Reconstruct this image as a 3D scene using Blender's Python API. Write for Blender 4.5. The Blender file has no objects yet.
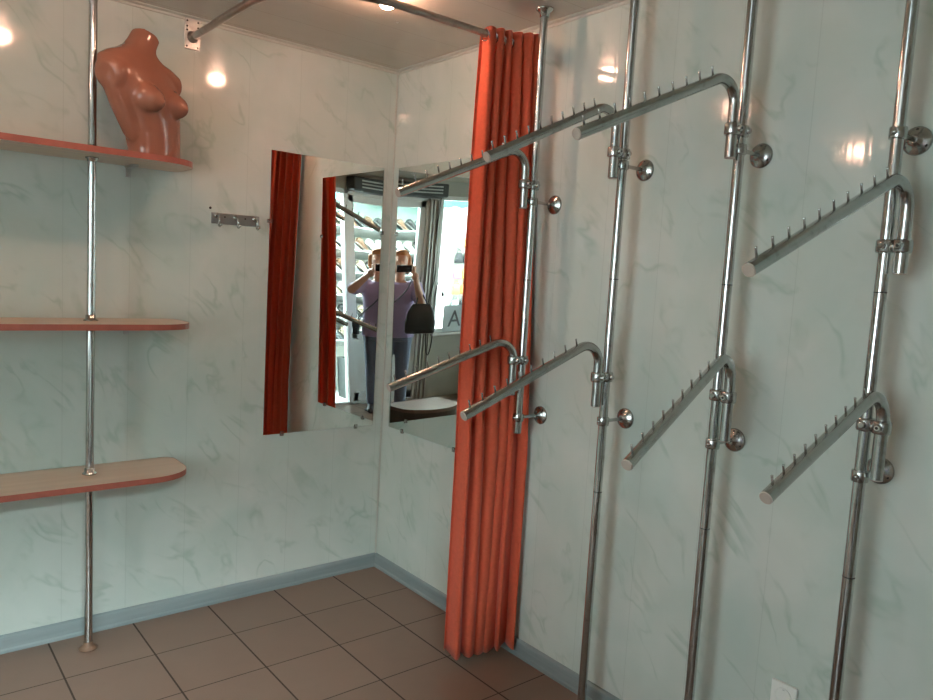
import bpy, bmesh, math, random
from mathutils import Vector, Matrix
from mathutils.geometry import tessellate_polygon
random.seed(7)
PI = math.pi
scn = bpy.context.scene
COL = scn.collection
H = 2.63            # ceiling height
FY = -4.05          # inner face of the shop front
LX = -4.6           # inner face of the far left wall

# ------------------------------------------------------------------ materials
def new_mat(name):
    m = bpy.data.materials.new(name); m.use_nodes = True
    nt = m.node_tree
    return m, nt, nt.nodes, nt.links, nt.nodes['Principled BSDF']

def simple(name, col, rough=.5, metal=0., spec=.5, noise=0., scale=30., bump=0., trans=0., coat=0.):
    m, nt, N, L, p = new_mat(name)
    p.inputs['Base Color'].default_value = (*col, 1)
    p.inputs['Roughness'].default_value = rough
    p.inputs['Metallic'].default_value = metal
    p.inputs['Specular IOR Level'].default_value = spec
    p.inputs['Coat Weight'].default_value = coat
    if trans: p.inputs['Transmission Weight'].default_value = trans
    if noise or bump:
        g = N.new('ShaderNodeNewGeometry'); n = N.new('ShaderNodeTexNoise')
        n.inputs['Scale'].default_value = scale; n.inputs['Detail'].default_value = 4
        L.new(g.outputs['Position'], n.inputs['Vector'])
        if noise:
            r = N.new('ShaderNodeValToRGB')
            r.color_ramp.elements[0].position = .3; r.color_ramp.elements[1].position = .7
            r.color_ramp.elements[0].color = (*[c * (1 - noise) for c in col], 1)
            r.color_ramp.elements[1].color = (*[min(1, c * (1 + noise)) for c in col], 1)
            L.new(n.outputs['Fac'], r.inputs['Fac']); L.new(r.outputs['Color'], p.inputs['Base Color'])
        if bump:
            b = N.new('ShaderNodeBump'); b.inputs['Strength'].default_value = bump
            b.inputs['Distance'].default_value = .002
            L.new(n.outputs['Fac'], b.inputs['Height']); L.new(b.outputs['Normal'], p.inputs['Normal'])
    return m

def mth(N, L, op, a, b=None, c=None):
    n = N.new('ShaderNodeMath'); n.operation = op
    for i, v in enumerate((a, b, c)):
        if v is None: continue
        if isinstance(v, (int, float)): n.inputs[i].default_value = v
        else: L.new(v, n.inputs[i])
    return n.outputs[0]

def mixc(N, L, fac, a, b):
    n = N.new('ShaderNodeMix'); n.data_type = 'RGBA'
    if isinstance(fac, (int, float)): n.inputs['Factor'].default_value = fac
    else: L.new(fac, n.inputs['Factor'])
    for k, v in ((6, a), (7, b)):
        if isinstance(v, tuple): n.inputs[k].default_value = (*v, 1)
        else: L.new(v, n.inputs[k])
    return n.outputs[2]

def panel_wall():
    m, nt, N, L, p = new_mat('marbled_pvc_panel')
    g = N.new('ShaderNodeNewGeometry'); s = N.new('ShaderNodeSeparateXYZ')
    L.new(g.outputs['Position'], s.inputs[0])
    u = mth(N, L, 'SUBTRACT', s.outputs[0], s.outputs[1]); z = s.outputs[2]
    # soft cloudy marbling
    cv = N.new('ShaderNodeCombineXYZ'); L.new(u, cv.inputs[0]); L.new(z, cv.inputs[1])
    cl = N.new('ShaderNodeTexNoise'); cl.inputs['Scale'].default_value = 3.2; cl.inputs['Detail'].default_value = 5
    cl.inputs['Distortion'].default_value = .6
    L.new(cv.outputs[0], cl.inputs['Vector'])
    r1 = N.new('ShaderNodeValToRGB'); r1.color_ramp.elements[0].position = .35; r1.color_ramp.elements[1].position = .68
    r1.color_ramp.elements[0].color = (.50, .58, .53, 1); r1.color_ramp.elements[1].color = (.60, .64, .595, 1)
    L.new(cl.outputs['Fac'], r1.inputs['Fac'])
    # diagonal veins
    rot = mth(N, L, 'ADD', mth(N, L, 'MULTIPLY', u, .75), mth(N, L, 'MULTIPLY', z, .66))
    rot2 = mth(N, L, 'SUBTRACT', mth(N, L, 'MULTIPLY', z, .75), mth(N, L, 'MULTIPLY', u, .66))
    vv = N.new('ShaderNodeCombineXYZ'); L.new(mth(N, L, 'MULTIPLY', rot, 6.), vv.inputs[0]); L.new(mth(N, L, 'MULTIPLY', rot2, 2.6), vv.inputs[1])
    vn = N.new('ShaderNodeTexNoise'); vn.inputs['Scale'].default_value = 1.; vn.inputs['Detail'].default_value = 3
    vn.inputs['Distortion'].default_value = .55
    L.new(vv.outputs[0], vn.inputs['Vector'])
    d = mth(N, L, 'ABSOLUTE', mth(N, L, 'SUBTRACT', vn.outputs['Fac'], .5))
    line = mth(N, L, 'SUBTRACT', 1., mth(N, L, 'DIVIDE', d, .035)); 
    cl2 = N.new('ShaderNodeClamp'); L.new(line, cl2.inputs[0])
    mk = N.new('ShaderNodeTexNoise'); mk.inputs['Scale'].default_value = 5.5; mk.inputs['Detail'].default_value = 3
    mo = N.new('ShaderNodeVectorMath'); mo.operation = 'ADD'; mo.inputs[1].default_value = (7.3, 2.1, 0)
    L.new(cv.outputs[0], mo.inputs[0]); L.new(mo.outputs[0], mk.inputs['Vector'])
    mr = N.new('ShaderNodeMapRange'); mr.inputs['From Min'].default_value = .44; mr.inputs['From Max'].default_value = .62
    L.new(mk.outputs['Fac'], mr.inputs['Value'])
    vf = mth(N, L, 'MULTIPLY', mth(N, L, 'MULTIPLY', cl2.outputs[0], mr.outputs[0]), .52)
    c1 = mixc(N, L, vf, r1.outputs['Color'], (.29, .40, .33))
    # faint vertical tone strips of the panel print
    wv = N.new('ShaderNodeTexNoise'); wv.noise_dimensions = '1D'; wv.inputs['Scale'].default_value = 7.; wv.inputs['Detail'].default_value = 3
    L.new(u, wv.inputs['W'])
    c1b = mixc(N, L, mth(N, L, 'MULTIPLY', wv.outputs['Fac'], .30), c1, (.50, .50, .46))
    # panel joints every quarter metre
    fr = mth(N, L, 'FRACT', mth(N, L, 'ADD', mth(N, L, 'DIVIDE', u, .25), 100.66))
    dj = mth(N, L, 'ABSOLUTE', mth(N, L, 'SUBTRACT', fr, .5))
    jt = mth(N, L, 'LESS_THAN', dj, .0055)
    c2 = mixc(N, L, mth(N, L, 'MULTIPLY', jt, .28), c1b, (.33, .38, .34))
    L.new(c2, p.inputs['Base Color'])
    p.inputs['Roughness'].default_value = .075; p.inputs['Specular IOR Level'].default_value = .5
    # hollow ribbed panels ripple along their width
    w2 = N.new('ShaderNodeTexNoise'); w2.noise_dimensions = '1D'; w2.inputs['Scale'].default_value = 55.; w2.inputs['Detail'].default_value = 1
    L.new(u, w2.inputs['W'])
    hsum = mth(N, L, 'SUBTRACT', mth(N, L, 'MULTIPLY', w2.outputs['Fac'], .35), mth(N, L, 'MULTIPLY', jt, .8))
    b = N.new('ShaderNodeBump'); b.inputs['Strength'].default_value = .35; b.inputs['Distance'].default_value = .0012
    L.new(hsum, b.inputs['Height']); L.new(b.outputs['Normal'], p.inputs['Normal'])
    return m

def floor_tiles():
    m, nt, N, L, p = new_mat('brown_floor_tile')
    T, u0, v0 = .33, .2709, .3407
    g = N.new('ShaderNodeNewGeometry'); s = N.new('ShaderNodeSeparateXYZ'); L.new(g.outputs['Position'], s.inputs[0])
    def ax(o, off):
        t = mth(N, L, 'ADD', mth(N, L, 'DIVIDE', mth(N, L, 'ADD', o, off), T), 50.)
        fr = mth(N, L, 'FRACT', t)
        e = mth(N, L, 'MINIMUM', fr, mth(N, L, 'SUBTRACT', 1., fr))
        return mth(N, L, 'FLOOR', t), e
    ix, ex = ax(s.outputs[0], u0); iy, ey = ax(s.outputs[1], v0)
    gx = mth(N, L, 'LESS_THAN', ex, .0105); gy = mth(N, L, 'LESS_THAN', ey, .0072)
    gr = mth(N, L, 'MAXIMUM', gx, gy)
    cc = N.new('ShaderNodeCombineXYZ'); L.new(ix, cc.inputs[0]); L.new(iy, cc.inputs[1])
    wn = N.new('ShaderNodeTexWhiteNoise'); wn.noise_dimensions = '2D'; L.new(cc.outputs[0], wn.inputs['Vector'])
    n = N.new('ShaderNodeTexNoise'); n.inputs['Scale'].default_value = 9.; n.inputs['Detail'].default_value = 6
    L.new(g.outputs['Position'], n.inputs['Vector'])
    n2 = N.new('ShaderNodeTexNoise'); n2.inputs['Scale'].default_value = 160.; n2.inputs['Detail'].default_value = 2
    L.new(g.outputs['Position'], n2.inputs['Vector'])
    f = mth(N, L, 'ADD', mth(N, L, 'MULTIPLY', n.outputs['Fac'], .6), mth(N, L, 'ADD', mth(N, L, 'MULTIPLY', n2.outputs['Fac'], .25), mth(N, L, 'MULTIPLY', wn.outputs['Value'], .15)))
    c = mixc(N, L, f, (.168, .108, .078), (.262, .175, .131))
    c = mixc(N, L, gr, c, (.055, .035, .026))
    L.new(c, p.inputs['Base Color'])
    L.new(mth(N, L, 'ADD', mth(N, L, 'MULTIPLY', gr, .4), mth(N, L, 'ADD', .30, mth(N, L, 'MULTIPLY', n.outputs['Fac'], .18))), p.inputs['Roughness'])
    p.inputs['Specular IOR Level'].default_value = .4
    b = N.new('ShaderNodeBump'); b.inputs['Strength'].default_value = .5; b.inputs['Distance'].default_value = .002
    L.new(mth(N, L, 'SUBTRACT', mth(N, L, 'MULTIPLY', n2.outputs['Fac'], .15), gr), b.inputs['Height']); L.new(b.outputs['Normal'], p.inputs['Normal'])
    return m

def ceiling_mat():
    m, nt, N, L, p = new_mat('ceiling_plastic')
    g = N.new('ShaderNodeNewGeometry'); s = N.new('ShaderNodeSeparateXYZ'); L.new(g.outputs['Position'], s.inputs[0])
    n = N.new('ShaderNodeTexNoise'); n.inputs['Scale'].default_value = 4.; n.inputs['Detail'].default_value = 5
    L.new(g.outputs['Position'], n.inputs['Vector'])
    c = mixc(N, L, n.outputs['Fac'], (.50, .46, .385), (.61, .565, .48))
    fr = mth(N, L, 'FRACT', mth(N, L, 'ADD', mth(N, L, 'DIVIDE', s.outputs[1], .25), 100.2))
    j = mth(N, L, 'LESS_THAN', fr, .012)
    c = mixc(N, L, mth(N, L, 'MULTIPLY', j, .35), c, (.22, .2, .17))
    L.new(c, p.inputs['Base Color']); p.inputs['Roughness'].default_value = .22; p.inputs['Specular IOR Level'].default_value = .55
    return m

def wood_mat(name, ca, cb, axis=0, rough=.35, scale=1.):
    m, nt, N, L, p = new_mat(name)
    g = N.new('ShaderNodeNewGeometry'); mp = N.new('ShaderNodeMapping')
    sc = [22., 22., 22.]; sc[axis] = 1.6
    mp.inputs['Scale'].default_value = [v * scale for v in sc]
    L.new(g.outputs['Position'], mp.inputs['Vector'])
    n = N.new('ShaderNodeTexNoise'); n.inputs['Scale'].default_value = 1.; n.inputs['Detail'].default_value = 4; n.inputs['Distortion'].default_value = .4
    L.new(mp.outputs[0], n.inputs['Vector'])
    r = N.new('ShaderNodeValToRGB'); r.color_ramp.elements[0].position = .3; r.color_ramp.elements[1].position = .7
    r.color_ramp.elements[0].color = (*ca, 1); r.color_ramp.elements[1].color = (*cb, 1)
    L.new(n.outputs['Fac'], r.inputs['Fac']); L.new(r.outputs['Color'], p.inputs['Base Color'])
    p.inputs['Roughness'].default_value = rough
    return m

def fabric_mat(name, col, trans=.25, weave=900.):
    m, nt, N, L, p = new_mat(name)
    p.inputs['Base Color'].default_value = (*col, 1); p.inputs['Roughness'].default_value = .72
    p.inputs['Sheen Weight'].default_value = .25; p.inputs['Specular IOR Level'].default_value = .25
    g = N.new('ShaderNodeNewGeometry'); n = N.new('ShaderNodeTexNoise'); n.inputs['Scale'].default_value = 60.; n.inputs['Detail'].default_value = 5
    L.new(g.outputs['Position'], n.inputs['Vector'])
    c = mixc(N, L, n.outputs['Fac'], tuple(v * .86 for v in col), tuple(min(1, v * 1.12) for v in col))
    L.new(c, p.inputs['Base Color'])
    t = N.new('ShaderNodeBsdfTranslucent'); L.new(c, t.inputs['Color'])
    mx = N.new('ShaderNodeMixShader'); mx.inputs[0].default_value = trans
    L.new(p.outputs[0], mx.inputs[1]); L.new(t.outputs[0], mx.inputs[2])
    L.new(mx.outputs[0], N['Material Output'].inputs['Surface'])
    return m

def pane_mat():
    m, nt, N, L, p = new_mat('window_glass')
    tr = N.new('ShaderNodeBsdfTransparent'); tr.inputs['Color'].default_value = (.93, .97, .96, 1)
    gl = N.new('ShaderNodeBsdfGlossy'); gl.inputs['Roughness'].default_value = .01
    fz = N.new('ShaderNodeFresnel'); fz.inputs['IOR'].default_value = 1.45
    mx = N.new('ShaderNodeMixShader'); L.new(fz.outputs[0], mx.inputs[0]); L.new(tr.outputs[0], mx.inputs[1]); L.new(gl.outputs[0], mx.inputs[2])
    L.new(mx.outputs[0], N['Material Output'].inputs['Surface'])
    return m

def emit_mat(name, col, st):
    m, nt, N, L, p = new_mat(name)
    p.inputs['Base Color'].default_value = (*col, 1)
    p.inputs['Emission Color'].default_value = (*col, 1); p.inputs['Emission Strength'].default_value = st
    return m

def chrome_mat(name, col, rough, dirt=.0):
    m, nt, N, L, p = new_mat(name)
    p.inputs['Metallic'].default_value = 1.
    g = N.new('ShaderNodeNewGeometry'); n = N.new('ShaderNodeTexNoise'); n.inputs['Scale'].default_value = 35.; n.inputs['Detail'].default_value = 5
    L.new(g.outputs['Position'], n.inputs['Vector'])
    mr = N.new('ShaderNodeMapRange'); mr.inputs['From Min'].default_value = .55; mr.inputs['From Max'].default_value = .75
    L.new(n.outputs['Fac'], mr.inputs['Value'])
    c = mixc(N, L, mth(N, L, 'MULTIPLY', mr.outputs[0], dirt), col, (.22, .19, .16))
    L.new(c, p.inputs['Base Color'])
    L.new(mth(N, L, 'ADD', rough, mth(N, L, 'MULTIPLY', n.outputs['Fac'], .08)), p.inputs['Roughness'])
    return m

M = dict(
    wall=panel_wall(), floor=floor_tiles(), ceil=ceiling_mat(),
    trim=simple('cornice_plastic', (.50, .50, .45), .3),
    base=wood_mat('grey_skirting', (.20, .245, .25), (.28, .325, .325), 0, .3),
    base_y=wood_mat('grey_skirting_side', (.20, .245, .25), (.28, .325, .325), 1, .3),
    chrome=chrome_mat('chrome', (.52, .53, .52), .10, .5), chrome_d=chrome_mat('worn_chrome', (.45, .455, .44), .17, .5),
    steel=chrome_mat('galvanised_steel', (.50, .51, .50), .30, .3),
    dark=simple('dark_hole', (.03, .028, .026), .5),
    rodm=chrome_mat('dull_curtain_rod', (.42, .38, .34), .28, .4),
    cap=simple('tube_end_plug', (.40, .33, .28), .45),
    laminate=wood_mat('pale_laminate', (.54, .40, .295), (.62, .48, .365), 0, .3),
    edge=simple('red_edge_band', (.34, .095, .065), .4, noise=.1),
    under=simple('shelf_underside', (.50, .47, .42), .5),
    mann=simple('brown_mannequin_plastic', (.275, .115, .075), .2, noise=.05, scale=12),
    curtain=fabric_mat('orange_curtain_cloth', (.82, .17, .085), .42),
    mirror=simple('mirror_silver', (.86, .90, .87), .004, 1.), mback=simple('mirror_backing', (.25, .30, .28), .3),
    white=simple('white_plastic', (.74, .73, .69), .3), pvc=simple('white_window_profile', (.72, .74, .73), .25),
    alu=simple('aluminium_profile', (.50, .49, .46), .35, .7),
    box=simple('black_heater_casing', (.03, .035, .035), .35), boxg=simple('heater_grille', (.55, .56, .55), .3, .6),
    cable=simple('black_cable', (.02, .02, .02), .5), glass=pane_mat(),
    sign=simple('blue_grey_sign_card', (.50, .585, .60), .5), ink=simple('black_lettering', (.03, .035, .04), .5),
    front=simple('front_wall_plaster', (.42, .42, .37), .5, noise=.06, scale=5),
    left=simple('left_wall_panel', (.52, .55, .49), .3, noise=.04, scale=4),
    bench=wood_mat('bench_wood', (.15, .085, .06), (.21, .125, .09), 1, .4), benchd=simple('bench_apron', (.07, .045, .032), .5),
    red=simple('red_alarm_case', (.55, .05, .05), .4),
    bulb=emit_mat('lamp_glass_lit', (1, .54, .37), 66.),
    ring=simple('lamp_ring_metal', (.55, .53, .50), .25, .8),
    ground=simple('pale_paving', (.55, .55, .53), .7, noise=.08, scale=3),
    stand=simple('white_display_board', (.46, .46, .43), .5), teal=simple('teal_awning_cloth', (.04, .42, .42), .7),
    wire=simple('grey_rack_metal', (.42, .43, .43), .4, .6),
    skin=simple('skin', (.60, .33, .24), .5, noise=.05, scale=20), hair=simple('ginger_hair', (.50, .20, .07), .5, noise=.25, scale=120, bump=.6),
    shirt=fabric_mat('lavender_shirt_cloth', (.40, .31, .52), .05), pants=fabric_mat('blue_grey_trouser_cloth', (.13, .16, .24), .03),
    shoe=simple('dark_shoe', (.05, .05, .06), .5), phone=simple('black_phone', (.012, .012, .014), .25), lens=simple('phone_lens', (.02, .02, .03), .05),
    bagk=simple('black_bag_vinyl', (.02, .021, .024), .38, bump=.6, scale=14), bagb=simple('navy_bag_leather', (.035, .055, .085), .4),
    rubber=simple('rust_stain', (.16, .09, .055), .6, noise=.2),
)

# ------------------------------------------------------------------ mesh helpers
def bm_new(): return bmesh.new()

def frame(d, ref=None):
    d = Vector(d).normalized()
    ref = Vector(ref) if ref else (Vector((0, 0, 1)) if abs(d.z) < .95 else Vector((1, 0, 0)))
    a = d.cross(ref).normalized(); b = a.cross(d).normalized()
    return d, a, b

def tube(bm, pts, r, n=18, caps=True):
    pts = [Vector(p) for p in pts]
    rs = r if isinstance(r, (list, tuple)) else [r] * len(pts)
    d, a, b = frame(pts[1] - pts[0])
    rings = []
    for i, p in enumerate(pts):
        if i == 0: t = (pts[1] - pts[0])
        elif i == len(pts) - 1: t = pts[-1] - pts[-2]
        else: t = (pts[i + 1] - p).normalized() + (p - pts[i - 1]).normalized()
        t = t.normalized()
        a = (a - t * a.dot(t)).normalized(); b = t.cross(a)
        rings.append([bm.verts.new(p + (a * math.cos(2 * PI * k / n) + b * math.sin(2 * PI * k / n)) * rs[i]) for k in range(n)])
    for i in range(len(rings) - 1):
        for k in range(n):
            f = bm.faces.new((rings[i][k], rings[i][(k + 1) % n], rings[i + 1][(k + 1) % n], rings[i + 1][k])); f.smooth = True
    if caps:
        for rg, flip in ((rings[0], True), (rings[-1], False)):
            c = [bm.verts.new(v.co) for v in rg]
            bm.faces.new(list(reversed(c)) if flip else c)
    return bm

def lathe(bm, o, d, prof, n=24):
    """prof: list of (distance along d, radius)"""
    o = Vector(o); d, a, b = frame(d)
    rings = []
    for (h, r) in prof:
        rings.append([bm.verts.new(o + d * h + (a * math.cos(2 * PI * k / n) + b * math.sin(2 * PI * k / n)) * max(r, 1e-5)) for k in range(n)])
    for i in range(len(rings) - 1):
        for k in range(n):
            f = bm.faces.new((rings[i][k], rings[i][(k + 1) % n], rings[i + 1][(k + 1) % n], rings[i + 1][k])); f.smooth = True
    bm.faces.new(list(reversed(rings[0]))); bm.faces.new(rings[-1])
    bmesh.ops.recalc_face_normals(bm, faces=bm.faces[:])
    return bm

def box(bm, lo, hi, bev=0., mat=None, seg=2):
    lo, hi = Vector(lo), Vector(hi)
    mtx = Matrix.Translation((lo + hi) / 2) @ Matrix.Diagonal((*(hi - lo), 1))
    if mat is not None: mtx = mat @ mtx
    t = bmesh.new(); bmesh.ops.create_cube(t, size=1, matrix=mtx)
    if bev: bmesh.ops.bevel(t, geom=t.edges[:], offset=bev, segments=seg, affect='EDGES', profile=.5)
    me = bpy.data.meshes.new('tmp'); t.to_mesh(me); t.free(); bm.from_mesh(me); bpy.data.meshes.remove(me)
    return bm

def ball(bm, c, r, sub=2, mat=None):
    c = Vector(c); rr = Vector(r) if isinstance(r, (list, tuple)) else Vector((r, r, r))
    m = Matrix.Translation(c) @ (mat if mat is not None else Matrix.Identity(4)) @ Matrix.Diagonal((*rr, 1))
    res = bmesh.ops.create_icosphere(bm, subdivisions=sub, radius=1, matrix=m)
    for v in res['verts']:
        for f in v.link_faces: f.smooth = True
    return bm

def limb(bm, pts, rs, n=14):
    """tapered capsule chain, to be fused by a remesh"""
    for i in range(len(pts) - 1):
        lathe_c(bm, Vector(pts[i]), Vector(pts[i + 1]), rs[i], rs[i + 1], n)
    for p, r in zip(pts, rs): ball(bm, p, r, 2)

def lathe_c(bm, p, q, r0, r1, n):
    d, a, b = frame(q - p)
    A = [bm.verts.new(p + (a * math.cos(2 * PI * k / n) + b * math.sin(2 * PI * k / n)) * r0) for k in range(n)]
    B = [bm.verts.new(q + (a * math.cos(2 * PI * k / n) + b * math.sin(2 * PI * k / n)) * r1) for k in range(n)]
    for k in range(n): bm.faces.new((A[k], A[(k + 1) % n], B[(k + 1) % n], B[k]))
    bm.faces.new(list(reversed(A))); bm.faces.new(B)

def loft(bm, secs, n=28, axes=None, power=2.3):
    """secs: (centre, half width along a, half depth along b); axes = (a, b)"""
    a, b = axes
    rings = []
    for c, w, dp in secs:
        rg = []
        for k in range(n):
            t = 2 * PI * k / n; ct, st = math.cos(t), math.sin(t)
            x = math.copysign(abs(ct) ** (2 / power), ct) * w; y = math.copysign(abs(st) ** (2 / power), st) * dp
            rg.append(bm.verts.new(Vector(c) + a * x + b * y))
        rings.append(rg)
    for i in range(len(rings) - 1):
        for k in range(n):
            bm.faces.new((rings[i][k], rings[i][(k + 1) % n], rings[i + 1][(k + 1) % n], rings[i + 1][k]))
    bm.faces.new(list(reversed(rings[0]))); bm.faces.new(rings[-1])

LOC = {}
def place(o, loc):
    LOC[o.name] = Vector(loc)

def obj(name, bm, mats, parent=None, origin=None, recalc=True):
    """one mesh object; bm is in world coordinates. parent: Empty or mesh made here"""
    if recalc: bmesh.ops.recalc_face_normals(bm, faces=bm.faces[:])
    o0 = Vector(origin) if origin is not None else (LOC[parent.name] if parent else None)
    if o0 is None:
        xs = [v.co for v in bm.verts]
        o0 = Vector(((min(v.x for v in xs) + max(v.x for v in xs)) / 2, (min(v.y for v in xs) + max(v.y for v in xs)) / 2, min(v.z for v in xs)))
    for v in bm.verts: v.co -= o0
    me = bpy.data.meshes.new(name); bm.to_mesh(me); bm.free()
    for m in (mats if isinstance(mats, (list, tuple)) else [mats]): me.materials.append(m)
    o = bpy.data.objects.new(name, me); COL.objects.link(o)
    place(o, o0)
    if parent: o.parent = parent; o.location = o0 - LOC[parent.name]
    else: o.location = o0
    return o

def part(name, bm, mats, parent, label=None, **k):
    o = obj(name, bm, mats, parent, **k)
    if label: o['label'] = label
    return o

def tag(o, label, cat, group=None):
    o['label'] = label; o['category'] = cat
    if group: o['group'] = group
    return o

def thing(name, loc, label, cat, group=None):
    o = bpy.data.objects.new(name, None); COL.objects.link(o); o.location = loc; place(o, loc)
    o.empty_display_size = .05
    return tag(o, label, cat, group)

def struct(name, bm, mats, parent=None, **k):
    o = obj(name, bm, mats, parent, **k)
    if not parent: o['kind'] = 'structure'
    return o

def dup_tree(root, loc=None, rot=None):
    r = root.copy(); COL.objects.link(r)
    for ch in list(root.children):
        c = ch.copy(); COL.objects.link(c); c.parent = r
        for g in list(ch.children):
            d = g.copy(); COL.objects.link(d); d.parent = c
    if loc is not None: r.location = loc; place(r, loc)
    if rot is not None: r.rotation_euler = rot
    return r

def fuse(o, voxel, smooth=6, fac=.5):
    """turn overlapping pieces into one continuous skin"""
    m = o.modifiers.new('fuse', 'REMESH'); m.mode = 'VOXEL'; m.voxel_size = voxel; m.use_smooth_shade = True
    s = o.modifiers.new('soft', 'SMOOTH'); s.factor = fac; s.iterations = smooth
    dg = bpy.context.evaluated_depsgraph_get(); dg.update()
    me = bpy.data.meshes.new_from_object(o.evaluated_get(dg))
    o.modifiers.clear(); old = o.data; mats = [mm for mm in old.materials]
    o.data = me; me.name = old.name
    if not me.materials:
        for mm in mats: me.materials.append(mm)
    for p in me.polygons: p.use_smooth = True

# ------------------------------------------------------------------ room shell
WT = .12
struct('floor', box(bm_new(), (LX - WT, FY - WT, -.1), (WT, WT, 0)), M['floor'])
struct('ceiling', box(bm_new(), (LX - WT, FY - WT, H), (WT, WT, H + .1)), M['ceil'])
struct('wall_back', box(bm_new(), (LX - WT, 0, 0), (WT, WT, H)), M['wall'])
struct('wall_right', box(bm_new(), (0, FY - WT, 0), (WT, 0, H)), M['wall'])
SY0, SY1, SZ0, SZ1 = -3.75, -1.85, .75, 2.42      # unseen window added in the far left wall to brighten the right wall
b = bm_new(); box(b, (LX - WT, FY, 0), (LX, SY0, H)); box(b, (LX - WT, SY1, 0), (LX, 0, H)); box(b, (LX - WT, SY0, 0), (LX, SY1, SZ0)); box(b, (LX - WT, SY0, SZ1), (LX, SY1, H))
struct('wall_left', b, M['left'])
# shop front with an opening for the door unit and one for the shop window
DX0, DX1, DZ = -3.00, -1.98, 2.44          # door unit
WX0, WX1, WZ0, WZ1 = -4.45, -3.17, .80, 2.46   # window
b = bm_new()
box(b, (DX1, FY - WT, 0), (0, FY, H)); box(b, (WX1, FY - WT, 0), (DX0, FY, H)); box(b, (DX0, FY - WT, DZ), (DX1, FY, H))
box(b, (WX0, FY - WT, 0), (WX1, FY, WZ0)); box(b, (WX0, FY - WT, WZ1), (WX1, FY, H)); box(b, (LX, FY - WT, 0), (WX0, FY, H))
struct('wall_front', b, M['front'])

def profile_run(pts_fn, prof, s0, s1, bm):
    """extrude profile [(out, z)] between run positions"""
    A = [bm.verts.new(pts_fn(s0, o, z)) for o, z in prof]; B = [bm.verts.new(pts_fn(s1, o, z)) for o, z in prof]
    n = len(prof)
    for k in range(n): bm.faces.new((A[k], A[(k + 1) % n], B[(k + 1) % n], B[k]))
    bm.faces.new(list(reversed(A))); bm.faces.new(B)
BP = [(0, 0), (.020, 0), (.020, .012), (.016, .018), (.015, .052), (.013, .062), (.006, .070), (0, .071)]
b = bm_new()
JX = -.475
profile_run(lambda s, o, z: (s, -o, z), BP, LX, JX - .002, b); profile_run(lambda s, o, z: (s, -o, z), BP, JX + .002, 0, b)
bo = struct('baseboard_back', b, M['base'])
b = bm_new(); profile_run(lambda s, o, z: (s, -o * 1.12, z * 1.02), BP, JX - .012, JX + .012, b)
part('joint_cover', b, M['base'], bo)
b = bm_new(); profile_run(lambda s, o, z: (-o, s, z), BP, FY, 0, b)
struct('baseboard_right', b, M['base_y'])
CP = [(0, H), (.016, H), (.016, H - .004), (.004, H - .009), (.004, H - .018), (0, H - .020)]
b = bm_new(); profile_run(lambda s, o, z: (s, -o, z), CP, LX, 0, b); struct('trim_1', b, M['trim'])
b = bm_new(); profile_run(lambda s, o, z: (-o, s, z), CP, FY, 0, b); struct('trim_2', b, M['trim'])
b = bm_new(); tube(b, [(-.006, -.006, .07), (-.006, -.006, H - .02)], .004, 10); struct('trim_3', b, M['trim'])

# ------------------------------------------------------------------ shop front fittings
# window
b = bm_new(); fw = .05
y0, y1 = FY - .09, FY - .02
box(b, (WX0, y0, WZ0), (WX1, y1, WZ0 + fw), .004); box(b, (WX0, y0, WZ1 - fw), (WX1, y1, WZ1), .004)
box(b, (WX0, y0, WZ0), (WX0 + fw, y1, WZ1), .004); box(b, (WX1 - fw, y0, WZ0), (WX1, y1, WZ1), .004)
wn = struct('window_1', b, M['pvc'])
part('pane', box(bm_new(), (WX0 + fw, FY - .06, WZ0 + fw), (WX1 - fw, FY - .055, WZ1 - fw)), M['glass'], wn)
part('window_sill', box(bm_new(), (WX0 - .02, FY - .02, WZ0 - .03), (WX1 + .02, FY + .06, WZ0), .005), M['pvc'], wn)
b = bm_new()
for ya, yb in ((SY0, SY0 + fw), (SY1 - fw, SY1)): box(b, (LX - .09, ya, SZ0), (LX - .02, yb, SZ1), .004)
box(b, (LX - .09, SY0, SZ0), (LX - .02, SY1, SZ0 + fw), .004); box(b, (LX - .09, SY0, SZ1 - fw), (LX - .02, SY1, SZ1), .004)
w2_ = struct('added_side_window', b, M['pvc'])  # added side window, there only to let in more daylight
part('pane', box(bm_new(), (LX - .06, SY0 + fw, SZ0 + fw), (LX - .055, SY1 - fw, SZ1 - fw)), M['glass'], w2_)
# door unit: narrow clear sidelight, then the white door leaf
b = bm_new()
box(b, (DX0, FY - .1, 0), (DX0 + .035, FY - .01, DZ), .004); box(b, (DX1 - .04, FY - .1, 0), (DX1, FY - .01, DZ), .004)
box(b, (DX0, FY - .1, DZ - .05), (DX1, FY - .01, DZ), .004); box(b, (-2.30, FY - .1, 0), (-2.24, FY - .01, DZ), .004)
box(b, (DX0, FY - .1, 0), (DX1, FY - .01, .025), .003)
dr = struct('door_1', b, M['pvc'])
part('sidelight_pane', box(bm_new(), (-2.24, FY - .06, .025), (DX1 - .04, FY - .055, DZ - .05)), M['glass'], dr)
lx0, lx1 = DX0 + .035, -2.30
b = bm_new(); st = .075
box(b, (lx0, FY - .085, .03), (lx0 + st, FY - .03, DZ - .05), .004); box(b, (lx1 - st, FY - .085, .03), (lx1, FY - .03, DZ - .05), .004)
box(b, (lx0, FY - .085, .03), (lx1, FY - .03, .13), .004); box(b, (lx0, FY - .085, DZ - .13), (lx1, FY - .03, DZ - .05), .004)
box(b, (lx0, FY - .085, .76), (lx1, FY - .03, .85), .004)
part('door_leaf', b, M['pvc'], dr)
part('door_panel', box(bm_new(), (lx0 + st, FY - .07, .13), (lx1 - st, FY - .05, .76), .004), M['pvc'], dr)
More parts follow.
